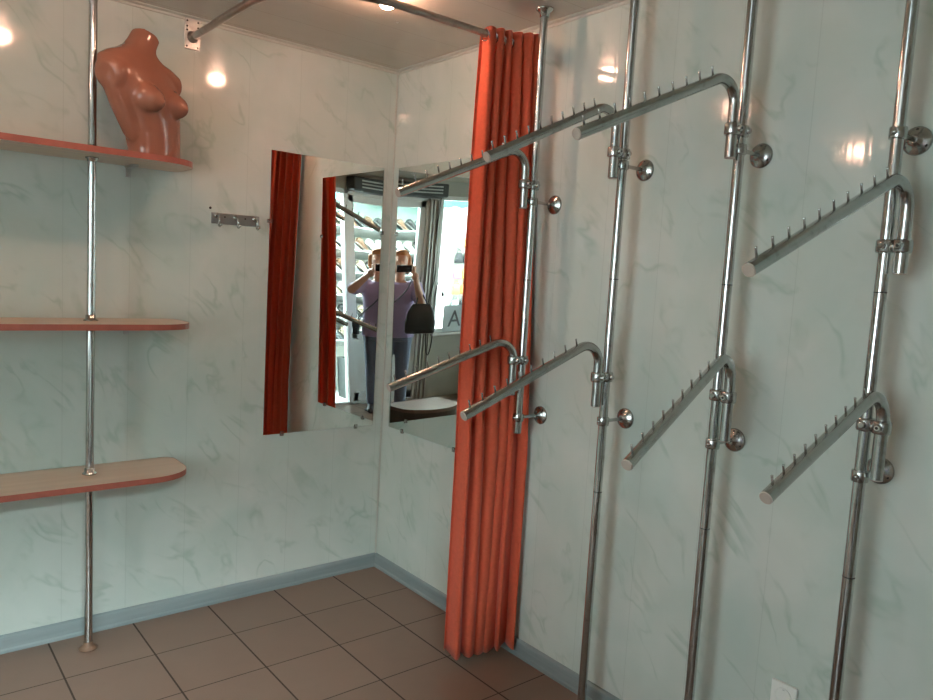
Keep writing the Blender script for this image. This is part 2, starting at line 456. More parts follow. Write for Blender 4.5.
part('door_pane', box(bm_new(), (lx0 + st, FY - .06, .85), (lx1 - st, FY - .055, DZ - .13)), M['glass'], dr)
b = bm_new(); box(b, (lx0 + .015, FY - .03, .92), (lx0 + .055, FY - .015, 1.14), .004); tube(b, [(lx0 + .035, FY - .02, 1.06), (lx0 + .035, FY + .02, 1.06), (lx0 + .14, FY + .02, 1.06)], .009, 10)
part('door_handle', b, M['alu'], dr)
b = bm_new()
for x in (-3.135, -3.075, -3.03): box(b, (x, FY, 0), (x + .022, FY + .022, 2.40), .003)
struct('trim_4', b, M['alu'])

# warm air heater above the door
hb = thing('air_heater', (-2.72, FY + .09, 2.42), 'long black air heater box fixed above the shop door', 'heater')
part('casing', box(bm_new(), (-3.14, FY, 2.42), (-2.26, FY + .18, 2.58), .02), M['box'], hb)
b = bm_new()
for k in range(3): box(b, (-3.05, FY + .178, 2.46 + k * .036), (-2.36, FY + .184, 2.475 + k * .036), .002)
part('grille', b, M['boxg'], hb)
# cable
pts = [(-3.12, FY + .05, 2.42), (-3.115, FY + .03, 2.1), (-3.14, FY + .012, 1.7), (-3.13, FY + .03, 1.46), (-3.07, FY + .03, 1.2), (-3.06, FY + .035, .85), (-3.09, FY + .035, .58), (-3.13, FY + .035, .56), (-3.16, FY + .035, .75), (-3.15, FY + .035, 1.1), (-3.17, FY + .035, 1.38), (-3.24, FY + .035, 1.42), (-3.26, FY + .035, 1.30)]
def smooth_path(P, n=6):
    P = [Vector(p) for p in P]; out = []
    for i in range(len(P) - 1):
        p0 = P[max(i - 1, 0)]; p1 = P[i]; p2 = P[i + 1]; p3 = P[min(i + 2, len(P) - 1)]
        for k in range(n):
            t = k / n
            out.append(.5 * ((2 * p1) + (p2 - p0) * t + (2 * p0 - 5 * p1 + 4 * p2 - p3) * t * t + (3 * p1 - p0 - 3 * p2 + p3) * t ** 3))
    out.append(P[-1]); return out
cb = thing('power_cable', (-3.12, FY + .03, .56), 'black cable hanging in a loop beside the shop window', 'cable')
part('cord', tube(bm_new(), smooth_path(pts), .006, 8), M['cable'], cb)
e = pts[-1]
part('plug', lathe(bm_new(), e, (-.2, .1, -1), [(0, .007), (.01, .016), (.04, .018), (.05, .012)], 12), M['cable'], cb)
# sign card with the letter A standing in the window
sg = thing('letter_sign', (-3.52, FY - .01, .80), 'blue grey card with a black letter A at the foot of the shop window', 'sign')
part('card', box(bm_new(), (-3.74, FY - .012, .805), (-3.33, FY - .004, 1.13), .002), M['sign'], sg)
cu = bpy.data.curves.new('letter', 'FONT'); cu.body = 'A'; cu.size = .29; cu.extrude = .0015; cu.align_x = 'CENTER'; cu.align_y = 'CENTER'
tmp = bpy.data.objects.new('tmp_letter', cu); COL.objects.link(tmp); cu.materials.append(M['ink'])
lm = bpy.data.meshes.new_from_object(tmp.evaluated_get(bpy.context.evaluated_depsgraph_get())); lm.name = 'letter'
bpy.data.objects.remove(tmp); bpy.data.curves.remove(cu)
lt = bpy.data.objects.new('letter', lm); COL.objects.link(lt); lt.parent = sg
lt.location = Vector((-3.50, FY - .002, .955)) - LOC[sg.name]; lt.rotation_euler = (PI / 2, 0, PI)
# small red alarm box
al = thing('alarm_switch', (-1.93, FY + .02, 1.76), 'small red alarm switch box on the front wall beside the door', 'alarm')
part('case', box(bm_new(), (-1.97, FY, 1.76), (-1.87, FY + .045, 1.92), .008), M['red'], al)
part('call_button', lathe(bm_new(), (-1.92, FY + .045, 1.84), (0, 1, 0), [(0, .025), (.006, .024), (.01, .015)], 16), M['white'], al)

# low fitting bench
bn = thing('low_bench', (-1.72, -2.1, 0), 'low brown wooden bench with a rounded end, seen at the foot of the right mirror', 'bench')
def round_slab(bm, xc, hw, ya, yb, z0, z1, n=14, inset=0):
    out = []
    for k in range(n + 1):
        t = PI * k / n; out.append((xc + (hw - inset) * math.cos(t), yb - .24 + (.24 - inset) * math.sin(t)))
    out += [(xc - hw + inset, ya + inset), (xc + hw - inset, ya + inset)]
    A = [bm.verts.new((x, y, z0)) for x, y in out]; B = [bm.verts.new((x, y, z1)) for x, y in out]; m = len(out)
    for k in range(m): bm.faces.new((A[k], A[(k + 1) % m], B[(k + 1) % m], B[k]))
    bm.faces.new(list(reversed(A))); bm.faces.new(B)
b = bm_new(); round_slab(b, -1.72, .29, -2.25, -1.75, .37, .40); part('seat', b, M['bench'], bn)
b = bm_new(); round_slab(b, -1.72, .29, -2.25, -1.75, .22, .37, inset=.012); part('apron', b, M['benchd'], bn)
for x in (-1.93, -1.51):
    for y in (-2.19, -1.99):
        part('leg', box(bm_new(), (x - .025, y - .025, 0), (x + .025, y + .025, .22), .004), M['benchd'], bn)

# ------------------------------------------------------------------ shelving on the back wall
PX, PYY = -1.468, -.145
PR = .0155
def shelf(z, label, grp):
    t = thing('wall_shelf', (-1.45, -.16, z - .02), label, 'shelf', grp)
    th = .022; out = [(-2.05, -.004), (-2.05, -.315), (-1.27, -.315)]
    for k in range(1, 9):
        a = -PI / 2 + k * (PI / 2) / 9; out.append((-1.27 + .165 * math.cos(a), -.18 + .135 * math.sin(a)))
    out += [(-1.105, -.17), (-1.105, -.06)]
    for k in range(1, 6):
        a = k * (PI / 2) / 6; out.append((-1.155 + .05 * math.cos(a), -.054 + .05 * math.sin(a)))
    out.append((-1.165, -.004))
    hole = [(PX + .0165 * math.cos(2 * PI * k / 20), PYY + .0165 * math.sin(2 * PI * k / 20)) for k in range(20)]
    def tess(bm, zz, up):
        pv = [Vector((x, y, 0)) for x, y in out]; hv = [Vector((x, y, 0)) for x, y in hole]
        vs = [bm.verts.new((p.x, p.y, zz)) for p in pv + hv]
        for tri in tessellate_polygon([pv, hv]):
            f = bm.faces.new([vs[i] for i in tri]); f.normal_update()
            if (f.normal.z > 0) != up: f.normal_flip()
    b = bm_new(); tess(b, z, True); tess(b, z - th, False)
    # inner wall of the pole hole
    A = [b.verts.new((x, y, z)) for x, y in hole]; B = [b.verts.new((x, y, z - th)) for x, y in hole]
    for k in range(20): b.faces.new((A[k], A[(k + 1) % 20], B[(k + 1) % 20], B[k]))
    n = len(out); E_ = [b.verts.new((x, y, z)) for x, y in out]; F_ = [b.verts.new((x, y, z - th)) for x, y in out]
    for k in range(n): b.faces.new((E_[k], F_[k], F_[(k + 1) % n], E_[(k + 1) % n]))
    part('board', b, M['laminate'], t, recalc=False)
    # band around the visible edge
    b = bm_new(); rim = out[1:]
    for k in range(len(rim) - 1):
        (xa, ya), (xb, yb) = rim[k], rim[k + 1]
        d = Vector((xb - xa, yb - ya, 0)).normalized(); nn = Vector((d.y, -d.x, 0)) * .0015
        p = [Vector((xa, ya, z - th - .0005)), Vector((xb, yb, z - th - .0005)), Vector((xb, yb, z + .0005)), Vector((xa, ya, z + .0005))]
        v = [b.verts.new(q + nn) for q in p]; w = [b.verts.new(q) for q in p]
        b.faces.new(v); b.faces.new((v[3], v[2], w[2], w[3])); b.faces.new((v[1], v[0], w[0], w[1]))
    bmesh.ops.remove_doubles(b, verts=b.verts[:], dist=.0004)
    part('edge_band', b, M['edge'], t, 'red edge band')
    # hidden wall bracket stubs below the board
    for xx in (-1.9, -1.30):
        b = bm_new(); box(b, (xx - .012, -.11, z - th - .010), (xx + .012, -.004, z - th), .002); box(b, (xx - .012, -.008, z - th - .045), (xx + .012, -.002, z - th), .002)
        part('bracket', b, M['steel'], t)
    return t
shelf(1.994, 'topmost pale shelf with red edge, carrying the brown mannequin torso', 'pale shelves on the back wall')
shelf(1.343, 'middle of the three pale shelves on the chrome pole', 'pale shelves on the back wall')
shelf(.730, 'lowest pale shelf with rounded end, nearest the floor', 'pale shelves on the back wall')
pl = thing('shelf_pole', (PX, PYY, 0), 'slim chrome pole running through the three pale shelves on the left', 'pole')
part('tube', tube(bm_new(), [(PX, PYY, .004), (PX, PYY, H - .003)], PR, 20), M['chrome'], pl)
part('foot_flange', lathe(bm_new(), (PX, PYY, 0), (0, 0, 1), [(0, .036), (.004, .036), (.010, .028), (.018, .0185), (.030, .0175)]), M['rubber'], pl, 'rusty foot flange')
part('ceiling_flange', lathe(bm_new(), (PX, PYY, H), (0, 0, -1), [(0, .036), (.004, .036), (.010, .028), (.018, .0185), (.030, .0175)]), M['chrome'], pl)
for z in (1.994, 1.343, .730):
    b = bm_new(); lathe(b, (PX, PYY, z + .0005), (0, 0, 1), [(0, .027), (.004, .0265), (.006, .020), (.022, .0185), (.024, .0165)])
    part('shelf_collar', b, M['chrome_d'], pl)
    b = bm_new(); lathe(b, (PX, PYY, z - .0225), (0, 0, -1), [(0, .024), (.004, .0235), (.006, .0185), (.016, .0175)])
    part('shelf_collar', b, M['chrome_d'], pl)

# ------------------------------------------------------------------ mannequin torso
MB_ = Vector((-1.232, -.150, 1.9945))
fa = math.radians(-58)                         # facing direction in plan
MF = Vector((math.cos(fa), math.sin(fa), 0)); ML = Vector((-MF.y, MF.x, 0))   # forward, its left
mt = thing('mannequin_torso', MB_, 'brown plastic female mannequin torso standing on the top shelf', 'mannequin')
def mp(l, f, z): return MB_ + ML * l + MF * f + Vector((0, 0, z))
b = bm_new()
secs = [(.0, -.010, .108, .080, 0), (.03, -.012, .108, .080, 0), (.09, -.024, .114, .084, .002), (.15, -.046, .130, .090, .004), (.21, -.070, .150, .092, .004), (.26, -.088, .166, .090, 0),
        (.305, -.100, .178, .082, -.006), (.340, -.104, .172, .070, -.012), (.366, -.103, .135, .062, -.014), (.384, -.098, .090, .058, -.012), (.400, -.092, .062, .053, -.008), (.425, -.084, .051, .048, -.004), (.464, -.072, .049, .046, .004)]
def rollp(l, f, z):   # the neck is cut at a slant
    k = max(0, min(1, (z - .37) / .06)); k = k * k * (3 - 2 * k)
    return mp(l, f, z - (l + .085) * .34 * k)
bb = bm_new()
rings = []
n = 40
for z, cl, w, dp, cf in secs:
    rg = []
    for k in range(n):
        t = 2 * PI * k / n
        l = cl + w * math.copysign(abs(math.cos(t)) ** .85, math.cos(t)); f = cf + dp * math.copysign(abs(math.sin(t)) ** .85, math.sin(t))
        rg.append(bb.verts.new(rollp(l, f, z)))
    rings.append(rg)
for i in range(len(rings) - 1):
    for k in range(n): bb.faces.new((rings[i][k], rings[i][(k + 1) % n], rings[i + 1][(k + 1) % n], rings[i + 1][k]))
bb.faces.new(list(reversed(rings[0]))); bb.faces.new(rings[-1])
# shoulder stumps, cut off square
for s, (l0, l1, zz) in ((-1, (-.17, -.268, .300)), (1, (-.04, .088, .322))):
    p0, p1 = rollp(l0, -.008, zz), rollp(l1, .004, zz - .034)
    d = (p1 - p0).normalized(); ln = (p1 - p0).length
    lathe(bb, p0, d, [(-.04, .03), (0, .066), (ln * .5, .066), (ln * .85, .060), (ln, .044)], 24)
    if s < 0:   # flank runs from the stump down to the waist
        limb(bb, [rollp(-.225, -.004, .272), rollp(-.175, 0, .18), rollp(-.125, 0, .09)], [.050, .050, .040], 16)
# bust
for l in (-.135, -.005):
    ball(bb, rollp(l, .064, .212), (.060, .060, .056), 3)
    ball(bb, rollp(l + .006, .092, .204), (.046, .046, .044), 3)
    ball(bb, rollp(l + .008, .104, .200), (.036, .036, .034), 3)
    ball(bb, rollp(l + .010, .138, .197), (.010, .010, .011), 2)
body = part('torso', bb, M['mann'], mt)
fuse(body, .0055, 7, .5)
part('neck_cap', lathe(bm_new(), rollp(-.072, .004, .459), (U_ := Vector((0, 0, 1)) + ML * .34), [(0, .044), (.004, .044), (.006, .040)], 28), simple('mannequin_neck_plug', (.22, .09, .06), .35), mt)

# ------------------------------------------------------------------ curtain rod and curtain
RZ = 2.545
rd = thing('curtain_rod', (-1.05, 0, RZ - .06), 'dull metal curtain rod curving from the back wall round to the orange curtain', 'curtain rod')
pts = [(-1.05, -.010, RZ), (-1.05, -.2, RZ), (-1.05, -.4, RZ), (-1.05, -.58, RZ)]
for k in range(1, 13):
    a = k * (PI / 2) / 12
    pts.append((-.65 - .40 * math.cos(a), -.58 - .42 * math.sin(a), RZ))
pts += [(-.4, -1.0, RZ), (-.012, -1.0, RZ)]
part('rod', tube(bm_new(), pts, .0145, 18), M['rodm'], rd)
b = bm_new(); box(b, (-1.083, -.006, RZ - .052), (-1.017, -.0005, RZ + .077), .0025); plate = part('wall_plate', b, M['steel'], rd, 'perforated steel wall plate')
for dx in (-.023, .023):
    for dz in (-.040, .026, .042, .064):
        b = bm_new(); lathe(b, (-1.05 + dx, -.005, RZ + dz), (0, -1, 0), [(0, .0042), (.0018, .004), (.0026, .002)], 10); part('screw', b, M['dark'], plate)
part('end_socket', lathe(bm_new(), (-1.05, -.006, RZ), (0, -1, 0), [(0, .024), (.006, .024), (.012, .019), (.035, .0175)]), M['rodm'], rd)
part('end_socket', lathe(bm_new(), (-.0005, -1.0, RZ), (-1, 0, 0), [(0, .030), (.006, .029), (.012, .019), (.035, .0175)]), M['rodm'], rd)

ct = thing('curtain', (-.16, -1.05, .02), 'orange red curtain gathered in folds beside the right wall', 'curtain')
def lerp(a, b, t): return a + (b - a) * t
NS, NT = 170, 60
b = bm_new(); grid = []
ph = [random.uniform(-.35, .35) for _ in range(12)]
for j in range(NT + 1):
    t = j / NT                                   # 0 at the heading
    row = []
    for i in range(NS + 1):
        s = i / NS
        hang = .5 + .5 * t
        xl = lerp(-.256, -.300, t ** .7) - .012 * math.sin(PI * t); xr = lerp(-.014, -.018, t)
        N = 6
        w = 2 * PI * (N * s + .10 * math.sin(5.3 * s + 1.0) + .07 * math.sin(2.4 * t + 4 * s))
        amp = lerp(.026, .046, t ** .6) * (.75 + .30 * math.sin(7.1 * s + .8))
        sg_ = math.sin(w) + .22 * math.sin(2 * w + .8 + 1.5 * t)
        sk_ = .014 * math.sin(w + 1.1 + 1.2 * math.sin(1.5 * t + s * 3)) + .004 * math.sin(5 * t + 9 * s)
        edge = min(1, s * 9, (1 - s) * 9)
        x = lerp(xl, xr, s) + .60 * amp * sg_ * edge * (1 - .55 * s) + sk_ * edge
        y = lerp(-.985 - .04 * s, -1.035 - .085 * s, min(1, t * 1.5)) + .80 * amp * sg_ - .8 * sk_ * edge
        x = min(x, -.012)
        z = lerp(2.588 - .004 * math.sin(w * 1) - .020 * (1 - s) , .022 + .012 * math.sin(4 * s + 1) ** 2 + (.006 + .006 * math.sin(w)), t)
        row.append(b.verts.new((x, y, z)))
    grid.append(row)
for j in range(NT):
    for i in range(NS):
        f = b.faces.new((grid[j][i], grid[j][i + 1], grid[j + 1][i + 1], grid[j + 1][i])); f.smooth = True
cl = part('cloth', b, M['curtain'], ct)
sm = cl.modifiers.new('thick', 'SOLIDIFY'); sm.thickness = .0016; sm.offset = 0
for k in range(6):
    x = -.255 + k * .042
    b = bm_new(); c = Vector((x, -1.0, RZ - .004)); R0 = .0215
    tube(b, [c + Vector((.006 * math.sin(a * 2), R0 * math.cos(a), R0 * math.sin(a))) for a in [2 * PI * q / 20 for q in range(21)]], .0022, 8, False)
    part('ring', b, M['chrome'], ct)

# ------------------------------------------------------------------ mirrors
MLx0, MLx1, MZ0, MZ1 = -.677, -.062, .787, 2.131
ml = thing('wall_mirror', (-.366, -.005, MZ0), 'frameless mirror on the back wall, left of the room corner', 'mirror')
b = bm_new(); box(b, (MLx0, -.006, MZ0), (MLx1, -.002, MZ1)); part('backing', b, M['mback'], ml)
b = bm_new(); v = [b.verts.new(p) for p in ((MLx0, -.0065, MZ0), (MLx1, -.0065, MZ0), (MLx1, -.0065, MZ1), (MLx0, -.0065, MZ1))]; b.faces.new(v)
w = [b.verts.new(p) for p in ((MLx0, -.006, MZ0), (MLx1, -.006, MZ0), (MLx1, -.006, MZ1), (MLx0, -.006, MZ1))]
for k in range(4): b.faces.new((v[k], w[k], w[(k + 1) % 4], v[(k + 1) % 4]))
part('glass', b, M['mirror'], ml)
def clip(parent, c, n, u):
    """c on the glass rim, n away from the wall, u pointing off the glass"""
    c, n, u = Vector(c), Vector(n), Vector(u); s = n.cross(u)
    bm = bm_new(); m = Matrix((( s.x, u.x, n.x, c.x), (s.y, u.y, n.y, c.y), (s.z, u.z, n.z, c.z), (0, 0, 0, 1)))
    box(bm, (-.009, -.010, .0005), (.009, .012, .0035), .001, m); box(bm, (-.009, .001, -.016), (.009, .012, .0015), .001, m)
    lathe(bm, m @ Vector((0, .006, .003)), n, [(0, .005), (.002, .0045), (.003, .002)], 12)
    part('mirror_clip', bm, M['chrome_d'], parent)
clip(ml, (MLx0, -.0065, 1.805), (0, -1, 0), (-1, 0, 0)); clip(ml, (MLx1, -.0065, 1.80), (0, -1, 0), (1, 0, 0))
clip(ml, (-.581, -.0065, MZ0), (0, -1, 0), (0, 0, -1)); clip(ml, (-.165, -.0065, MZ0), (0, -1, 0), (0, 0, -1))
# right mirror hangs a little off the wall and is slightly twisted
RY0, RY1 = -.722, -.078
def rx(y, z): return (y + .41) * (.012 + .0115 * (z - 1.45)) - .013 * (z - MZ0) - .009
mr_ = thing('wall_mirror', (-.008, -.41, MZ0), 'frameless mirror on the right wall, partly behind the orange curtain', 'mirror')
b = bm_new(); NY, NZ = 10, 22; g = []
for j in range(NZ + 1):
    g.append([b.verts.new((rx(lerp(RY0, RY1, i / NY), lerp(MZ0, MZ1, j / NZ)), lerp(RY0, RY1, i / NY), lerp(MZ0, MZ1, j / NZ))) for i in range(NY + 1)])
for j in range(NZ):
    for i in range(NY):
        f = b.faces.new((g[j][i], g[j + 1][i], g[j + 1][i + 1], g[j][i + 1])); f.smooth = True
part('glass', b, M['mirror'], mr_, recalc=False)
b = bm_new(); cs = [(RY0, MZ0), (RY1, MZ0), (RY1, MZ1), (RY0, MZ1)]
rimA, rimB = [], []
for k in range(4):
    (ya, za), (yb, zb) = cs[k], cs[(k + 1) % 4]
    for q in range(12):
        y, z = lerp(ya, yb, q / 12), lerp(za, zb, q / 12); rimA.append(b.verts.new((rx(y, z) + .0002, y, z))); rimB.append(b.verts.new((rx(y, z) + .004, y, z)))
for k in range(48): b.faces.new((rimA[k], rimA[(k + 1) % 48], rimB[(k + 1) % 48], rimB[k]))
b.faces.new(rimB)
part('backing', b, M['mback'], mr_)
for y, z, n_, u_ in ((RY1, 1.80, (-1, 0, 0), (0, 1, 0)), (RY0, 1.79, (-1, 0, 0), (0, -1, 0)), (-.203, MZ0, (-1, 0, 0), (0, 0, -1)), (-.640, MZ0, (-1, 0, 0), (0, 0, -1))):
    clip(mr_, (rx(y, z), y, z), n_, u_)

# ------------------------------------------------------------------ hook rail
hr = thing('hook_rail', (-.839, -.003, 1.775), 'small steel rail with three coat hooks left of the mirror', 'hook rail')
b = bm_new(); box(b, (-.951, -.005, 1.771), (-.727, -.0005, 1.820), .002); plate = part('back_plate', b, simple('dull_hook_plate', (.30, .31, .30), .35, .85), hr)
for x in (-.89, -.795):
    b = bm_new(); lathe(b, (x, -.004, 1.803), (0, -1, 0), [(0, .004), (.002, .0038), (.003, .002)], 10); part('screw', b, M['dark'], plate)
for x in (-.928, -.842, -.752):
    b = bm_new()
    tube(b, smooth_path([(x, -.004, 1.806), (x, -.030, 1.803), (x, -.040, 1.785), (x, -.034, 1.766), (x, -.046, 1.758), (x, -.060, 1.766)], 5), .0045, 10)
    ball(b, (x, -.061, 1.767), .0068); lathe(b, (x, -.004, 1.806), (0, -1, 0), [(0, .011), (.003, .010), (.006, .006)], 14)
    
    part('hook', b, M['chrome'], hr)
sc_ = obj('wall_screw', lathe(bm_new(), (-.955, -.0003, 1.838), (0, -1, 0), [(0, .006), (.003, .005), (.004, .002)], 12), M['dark'])
tag(sc_, 'lone dark screw in the back wall just above the hook rail', 'screw')

# ------------------------------------------------------------------ wall poles with slanted hanging rails
SX = .125
POLES = [(-1.187, .985, (1.905, 1.050), 'short chrome wall pole in front of the orange curtain, ending above the floor'),
         (-1.622, 0., (2.010, 1.117), 'chrome wall pole just right of the orange curtain, running to the floor'),
         (-2.062, 0., (2.022, 1.129), 'third chrome wall pole from the orange curtain'),
         (-2.502, 0., (2.022, 1.136), 'rightmost chrome wall pole, nearest the camera')]
for y, zb, brk, lab in POLES:
    x = -SX
    t = thing('wall_pole', (x, y, zb), lab, 'pole', 'chrome poles along the right wall')
    part('tube', tube(bm_new(), [(x, y, zb + .004), (x, y, H - .003)], PR, 20), M['chrome'], t)
    for zj in ((1.60,) if zb else (.86, 1.62)):
        part('joint_sleeve', lathe(bm_new(), (x, y, zj - .0015), (0, 0, 1), [(0, .0157), (.0006, .0161), (.0024, .0161), (.003, .0157)], 20), M['dark'], t)
    part('ceiling_flange', lathe(bm_new(), (x, y, H), (0, 0, -1), [(0, .034), (.004, .034), (.010, .026), (.018, .0185), (.032, .0175)]), M['chrome'], t)
    if not zb: part('foot_flange', lathe(bm_new(), (x, y, 0), (0, 0, 1), [(0, .036), (.004, .036), (.010, .028), (.018, .0185), (.030, .0175)]), M['rubber'], t)
    else: part('end_plug', lathe(bm_new(), (x, y, zb + .006), (0, 0, -1), [(0, .0145), (.004, .0145), (.006, .012)], 18), M['cap'], t)
    for zz in brk:
        b = bm_new()
        lathe(b, (x, y, zz - .015), (0, 0, 1), [(0, .0160), (.0, .020), (.003, .0215), (.027, .0215), (.030, .020), (.030, .016)])
        ball(b, (x - .022, y, zz), .0075)
        tube(b, [(x + .019, y, zz), (-.012, y, zz)], .0065, 12)
        br = part('wall_bracket', b, M['chrome_d'], t)
        b = bm_new(); lathe(b, (-.0005, y, zz), (-1, 0, 0), [(0, .038), (.003, .038), (.007, .034), (.012, .022), (.017, .0115), (.026, .009)], 28)
        part('flange', b, M['chrome_d'], br)
        for k in range(3):
            a = PI / 2 + k * 2 * PI / 3
            b = bm_new(); lathe(b, (-.005, y + .028 * math.cos(a), zz + .028 * math.sin(a)), (-1, 0, 0), [(0, .0048), (.004, .0046), (.0052, .003)], 10)
            part('screw', b, M['dark'], br)

# (pole y, side, azimuth, reach, end z, corner z, clamp z, tail z)
ARMS = [(-1.187, 'f', 6, .544, 1.874, 2.115, 1.966, 1.877, 'upper hanging rail whose clamp sits before the orange curtain'),
        (-1.622, 'f', 2, .546, 1.955, 2.218, 2.048, 1.962, 'upper hanging rail on the pole just right of the curtain'),
        (-2.062, 'f', 5, .602, 1.969, 2.239, 2.074, 1.992, 'highest hanging rail, clamped on the third pole from the curtain'),
        (-2.502, 's', 5, .614, 1.647, 1.928, 1.738, 1.670, 'upper hanging rail on the rightmost pole'),
        (-1.187, 'f', 14, .511, 1.178, 1.380, 1.283, 1.147, 'lower hanging rail crossing in front of the orange curtain and right mirror'),
        (-1.622, 'f', 5, .555, 1.171, 1.420, 1.277, 1.174, 'lower hanging rail on the pole just right of the curtain'),
        (-2.062, 's', -9, .587, 1.162, 1.435, 1.282, 1.148, 'lower hanging rail on the third pole from the curtain'),
        (-2.502, 's', 3, .503, 1.155, 1.392, 1.275, 1.137, 'lower hanging rail on the rightmost pole, lowest at the right')]
AR = .0160
for (py, side, az, reach, ez, cz, clz, tz, lab) in ARMS:
    T = Vector((-SX - .048, py, 0)) if side == 'f' else Vector((-SX - .005, py - .042, 0))
    a = math.radians(az); dv = Vector((-math.cos(a), math.sin(a), 0))
    end = T + dv * reach + Vector((0, 0, ez)); cor = T + Vector((0, 0, cz))
    t = thing('hanging_rail', (T.x, T.y, tz), 'slanted chrome ' + lab, 'hanging rail', 'slanted hanging rails on the wall poles')
    sd = (end - cor).normalized(); up = Vector((0, 0, -1))
    ang = sd.angle(up); R = .062; tl = R / math.tan(ang / 2)
    # widen the fillet along a true circular arc
    bis = (sd + up).normalized(); cen = cor + bis * (R / math.sin(ang / 2))
    p0 = cor + up * tl; p1 = cor + sd * tl
    v0 = (p0 - cen); v1 = (p1 - cen); th = v0.angle(v1); axn = v0.cross(v1).normalized()
    arc = [cen + Matrix.Rotation(th * k / 12, 3, axn) @ v0 for k in range(13)]
    path = [T + Vector((0, 0, tz))] + arc + [end]
    part('tube', tube(bm_new(), path, AR, 20), M['chrome_d'], t)
    part('end_plug', lathe(bm_new(), end - sd * .002, sd, [(0, AR * .98), (.004, AR * .98), (.006, AR * .85)], 20), M['cap'], t)
    part('end_plug', lathe(bm_new(), T + Vector((0, 0, tz + .002)), (0, 0, -1), [(0, AR * .98), (.004, AR * .98), (.005, AR * .85)], 20), M['cap'], t)
    # pins along the slope
    pn = (Vector((0, 0, 1)) - sd * sd.z).normalized()
    lean = (pn * .75 + Vector((0, 0, 1)) * .45).normalized()
    L0 = (end - p1).length; NP = 10
    for k in range(NP):
        c = end - sd * (.030 + k * (L0 - .045) / (NP - 1))
        part('pin', lathe(bm_new(), c + pn * (AR - .002), lean, [(0, .0030), (.020, .0028), (.0235, .0034), (.025, .0024)], 10), M['chrome'], t)
    # cross clamp joining the arm to the pole
    b = bm_new(); P_ = Vector((-SX, py, clz)); Q_ = Vector((T.x, T.y, clz)); dd = (Q_ - P_).normalized()
    lathe(b, P_ - Vector((0, 0, .017)), (0, 0, 1), [(0, .0162), (0, .021), (.004, .0232), (.030, .0232), (.034, .021), (.034, .0162)])
    lathe(b, Q_ - Vector((0, 0, .017)), (0, 0, 1), [(0, .0162), (0, .021), (.004, .0232), (.030, .0232), (.034, .021), (.034, .0162)])
    lathe(b, P_ + dd * .010, dd, [(0, .015), ((Q_ - P_).length - .02, .015)], 16)
    cl_ = part('cross_clamp', b, M['chrome_d'], t)
    out = Vector((0, -1, 0)) if side == 'f' else Vector((-1, 0, 0))
    b = bm_new(); lathe(b, Q_ + out * .022, out, [(-.004, .010), (.006, .0095), (.010, .007)], 14); part('bolt', b, M['chrome'], cl_)
    b = bm_new(); lathe(b, P_ + out * .022, out, [(-.004, .010), (.005, .0095), (.009, .007)], 14)
    part('bolt', b, M['chrome'], cl_)
    b = bm_new(); lathe(b, Q_ + out * .031, out, [(0, .0042), (.0015, .004)], 6); part('bolt_socket', b, M['dark'], cl_)

# ------------------------------------------------------------------ wall socket
so = thing('wall_socket', (-.004, -2.307, .345), 'white square wall socket low on the right wall', 'socket')
part('cover', box(bm_new(), (-.011, -2.348, .345), (-.0005, -2.266, .427), .004), M['white'], so)
b = bm_new(); lathe(b, (-.0095, -2.307, .386), (-1, 0, 0), [(0, .0265), (.004, .0265), (.0045, .023), (-.004, .0205), (-.004, .001)], 28)
ins = part('insert', b, M['white'], so)
for s in (-1, 1):
    part('contact_hole', lathe(bm_new(), (-.0045, -2.307 + s * .0095, .386), (-1, 0, 0), [(0, .0028), (.0018, .0026)], 10), M['dark'], ins)
    part('earth_clip', box(bm_new(), (-.013, -2.310, .386 + s * .019), (-.008, -2.304, .386 + s * .0225), .0005), M['steel'], ins)

# ------------------------------------------------------------------ ceiling lamps
def ceiling_lamp(x, y, lab):
    t = thing('ceiling_lamp', (x, y, H - .03), lab, 'lamp', 'small round ceiling lamps')
    part('trim_ring', lathe(bm_new(), (x, y, H), (0, 0, -1), [(0, .058), (.004, .057), (.010, .045), (.010, .036), (.004, .033)], 32), M['ring'], t)
    b = bm_new(); lathe(b, (x, y, H - .004), (0, 0, -1), [(0, .024), (.022, .031), (.036, .030), (.047, .023), (.053, .008)], 24)
    part('bulb', b, M['bulb'], t, 'lit bulb')
ceiling_lamp(-.625, -.862, 'glowing ceiling lamp behind the curved curtain rod')
ceiling_lamp(-1.63, -.92, 'ceiling lamp reflected as a bright spot at the upper left of the back wall')
ceiling_lamp(-3.15, -.92, 'ceiling lamp reflected as a bright spot beside the rightmost pole')

# tiny pale fixings in the ceiling
for x, y in ((-.83, -.60), (-.42, -.62)):
    s_ = obj('ceiling_screw', lathe(bm_new(), (x, y, H), (0, 0, -1), [(0, .006), (.002, .005), (.003, .002)], 12), M['white'])
    tag(s_, 'tiny white screw head in the ceiling', 'screw', 'screw heads in the ceiling')

# ------------------------------------------------------------------ the photographer, seen in the two mirrors
CAM = Vector((-2.165, -3.3231, 1.5994))
F = Vector((.546, .838, 0)); R_ = Vector((.838, -.546, 0)); U = Vector((0, 0, 1))
PB = Vector((-2.395, -3.635, 0))
def pp(r, f, z): return PB + R_ * r + F * f + U * z
ps = thing('person', PB, 'person in a lavender top holding up a phone, seen in the two mirrors', 'person')
sh_r, sh_l = pp(.175, -.02, 1.395), pp(-.175, -.01, 1.395)
el_r, el_l = Vector((-1.990, -3.560, 1.345)), Vector((-2.500, -3.330, 1.215))
ha_r, ha_l = CAM + R_ * .035 - F * .060 - U * .035, CAM - R_ * .175 - F * .060 - U * .050
b = bm_new()
hc = pp(0, .02, 1.665)
ball(b, hc + U * .02, (.078, .098, .105), 3, Matrix.Rotation(math.atan2(F.y, F.x) - PI / 2, 4, 'Z'))
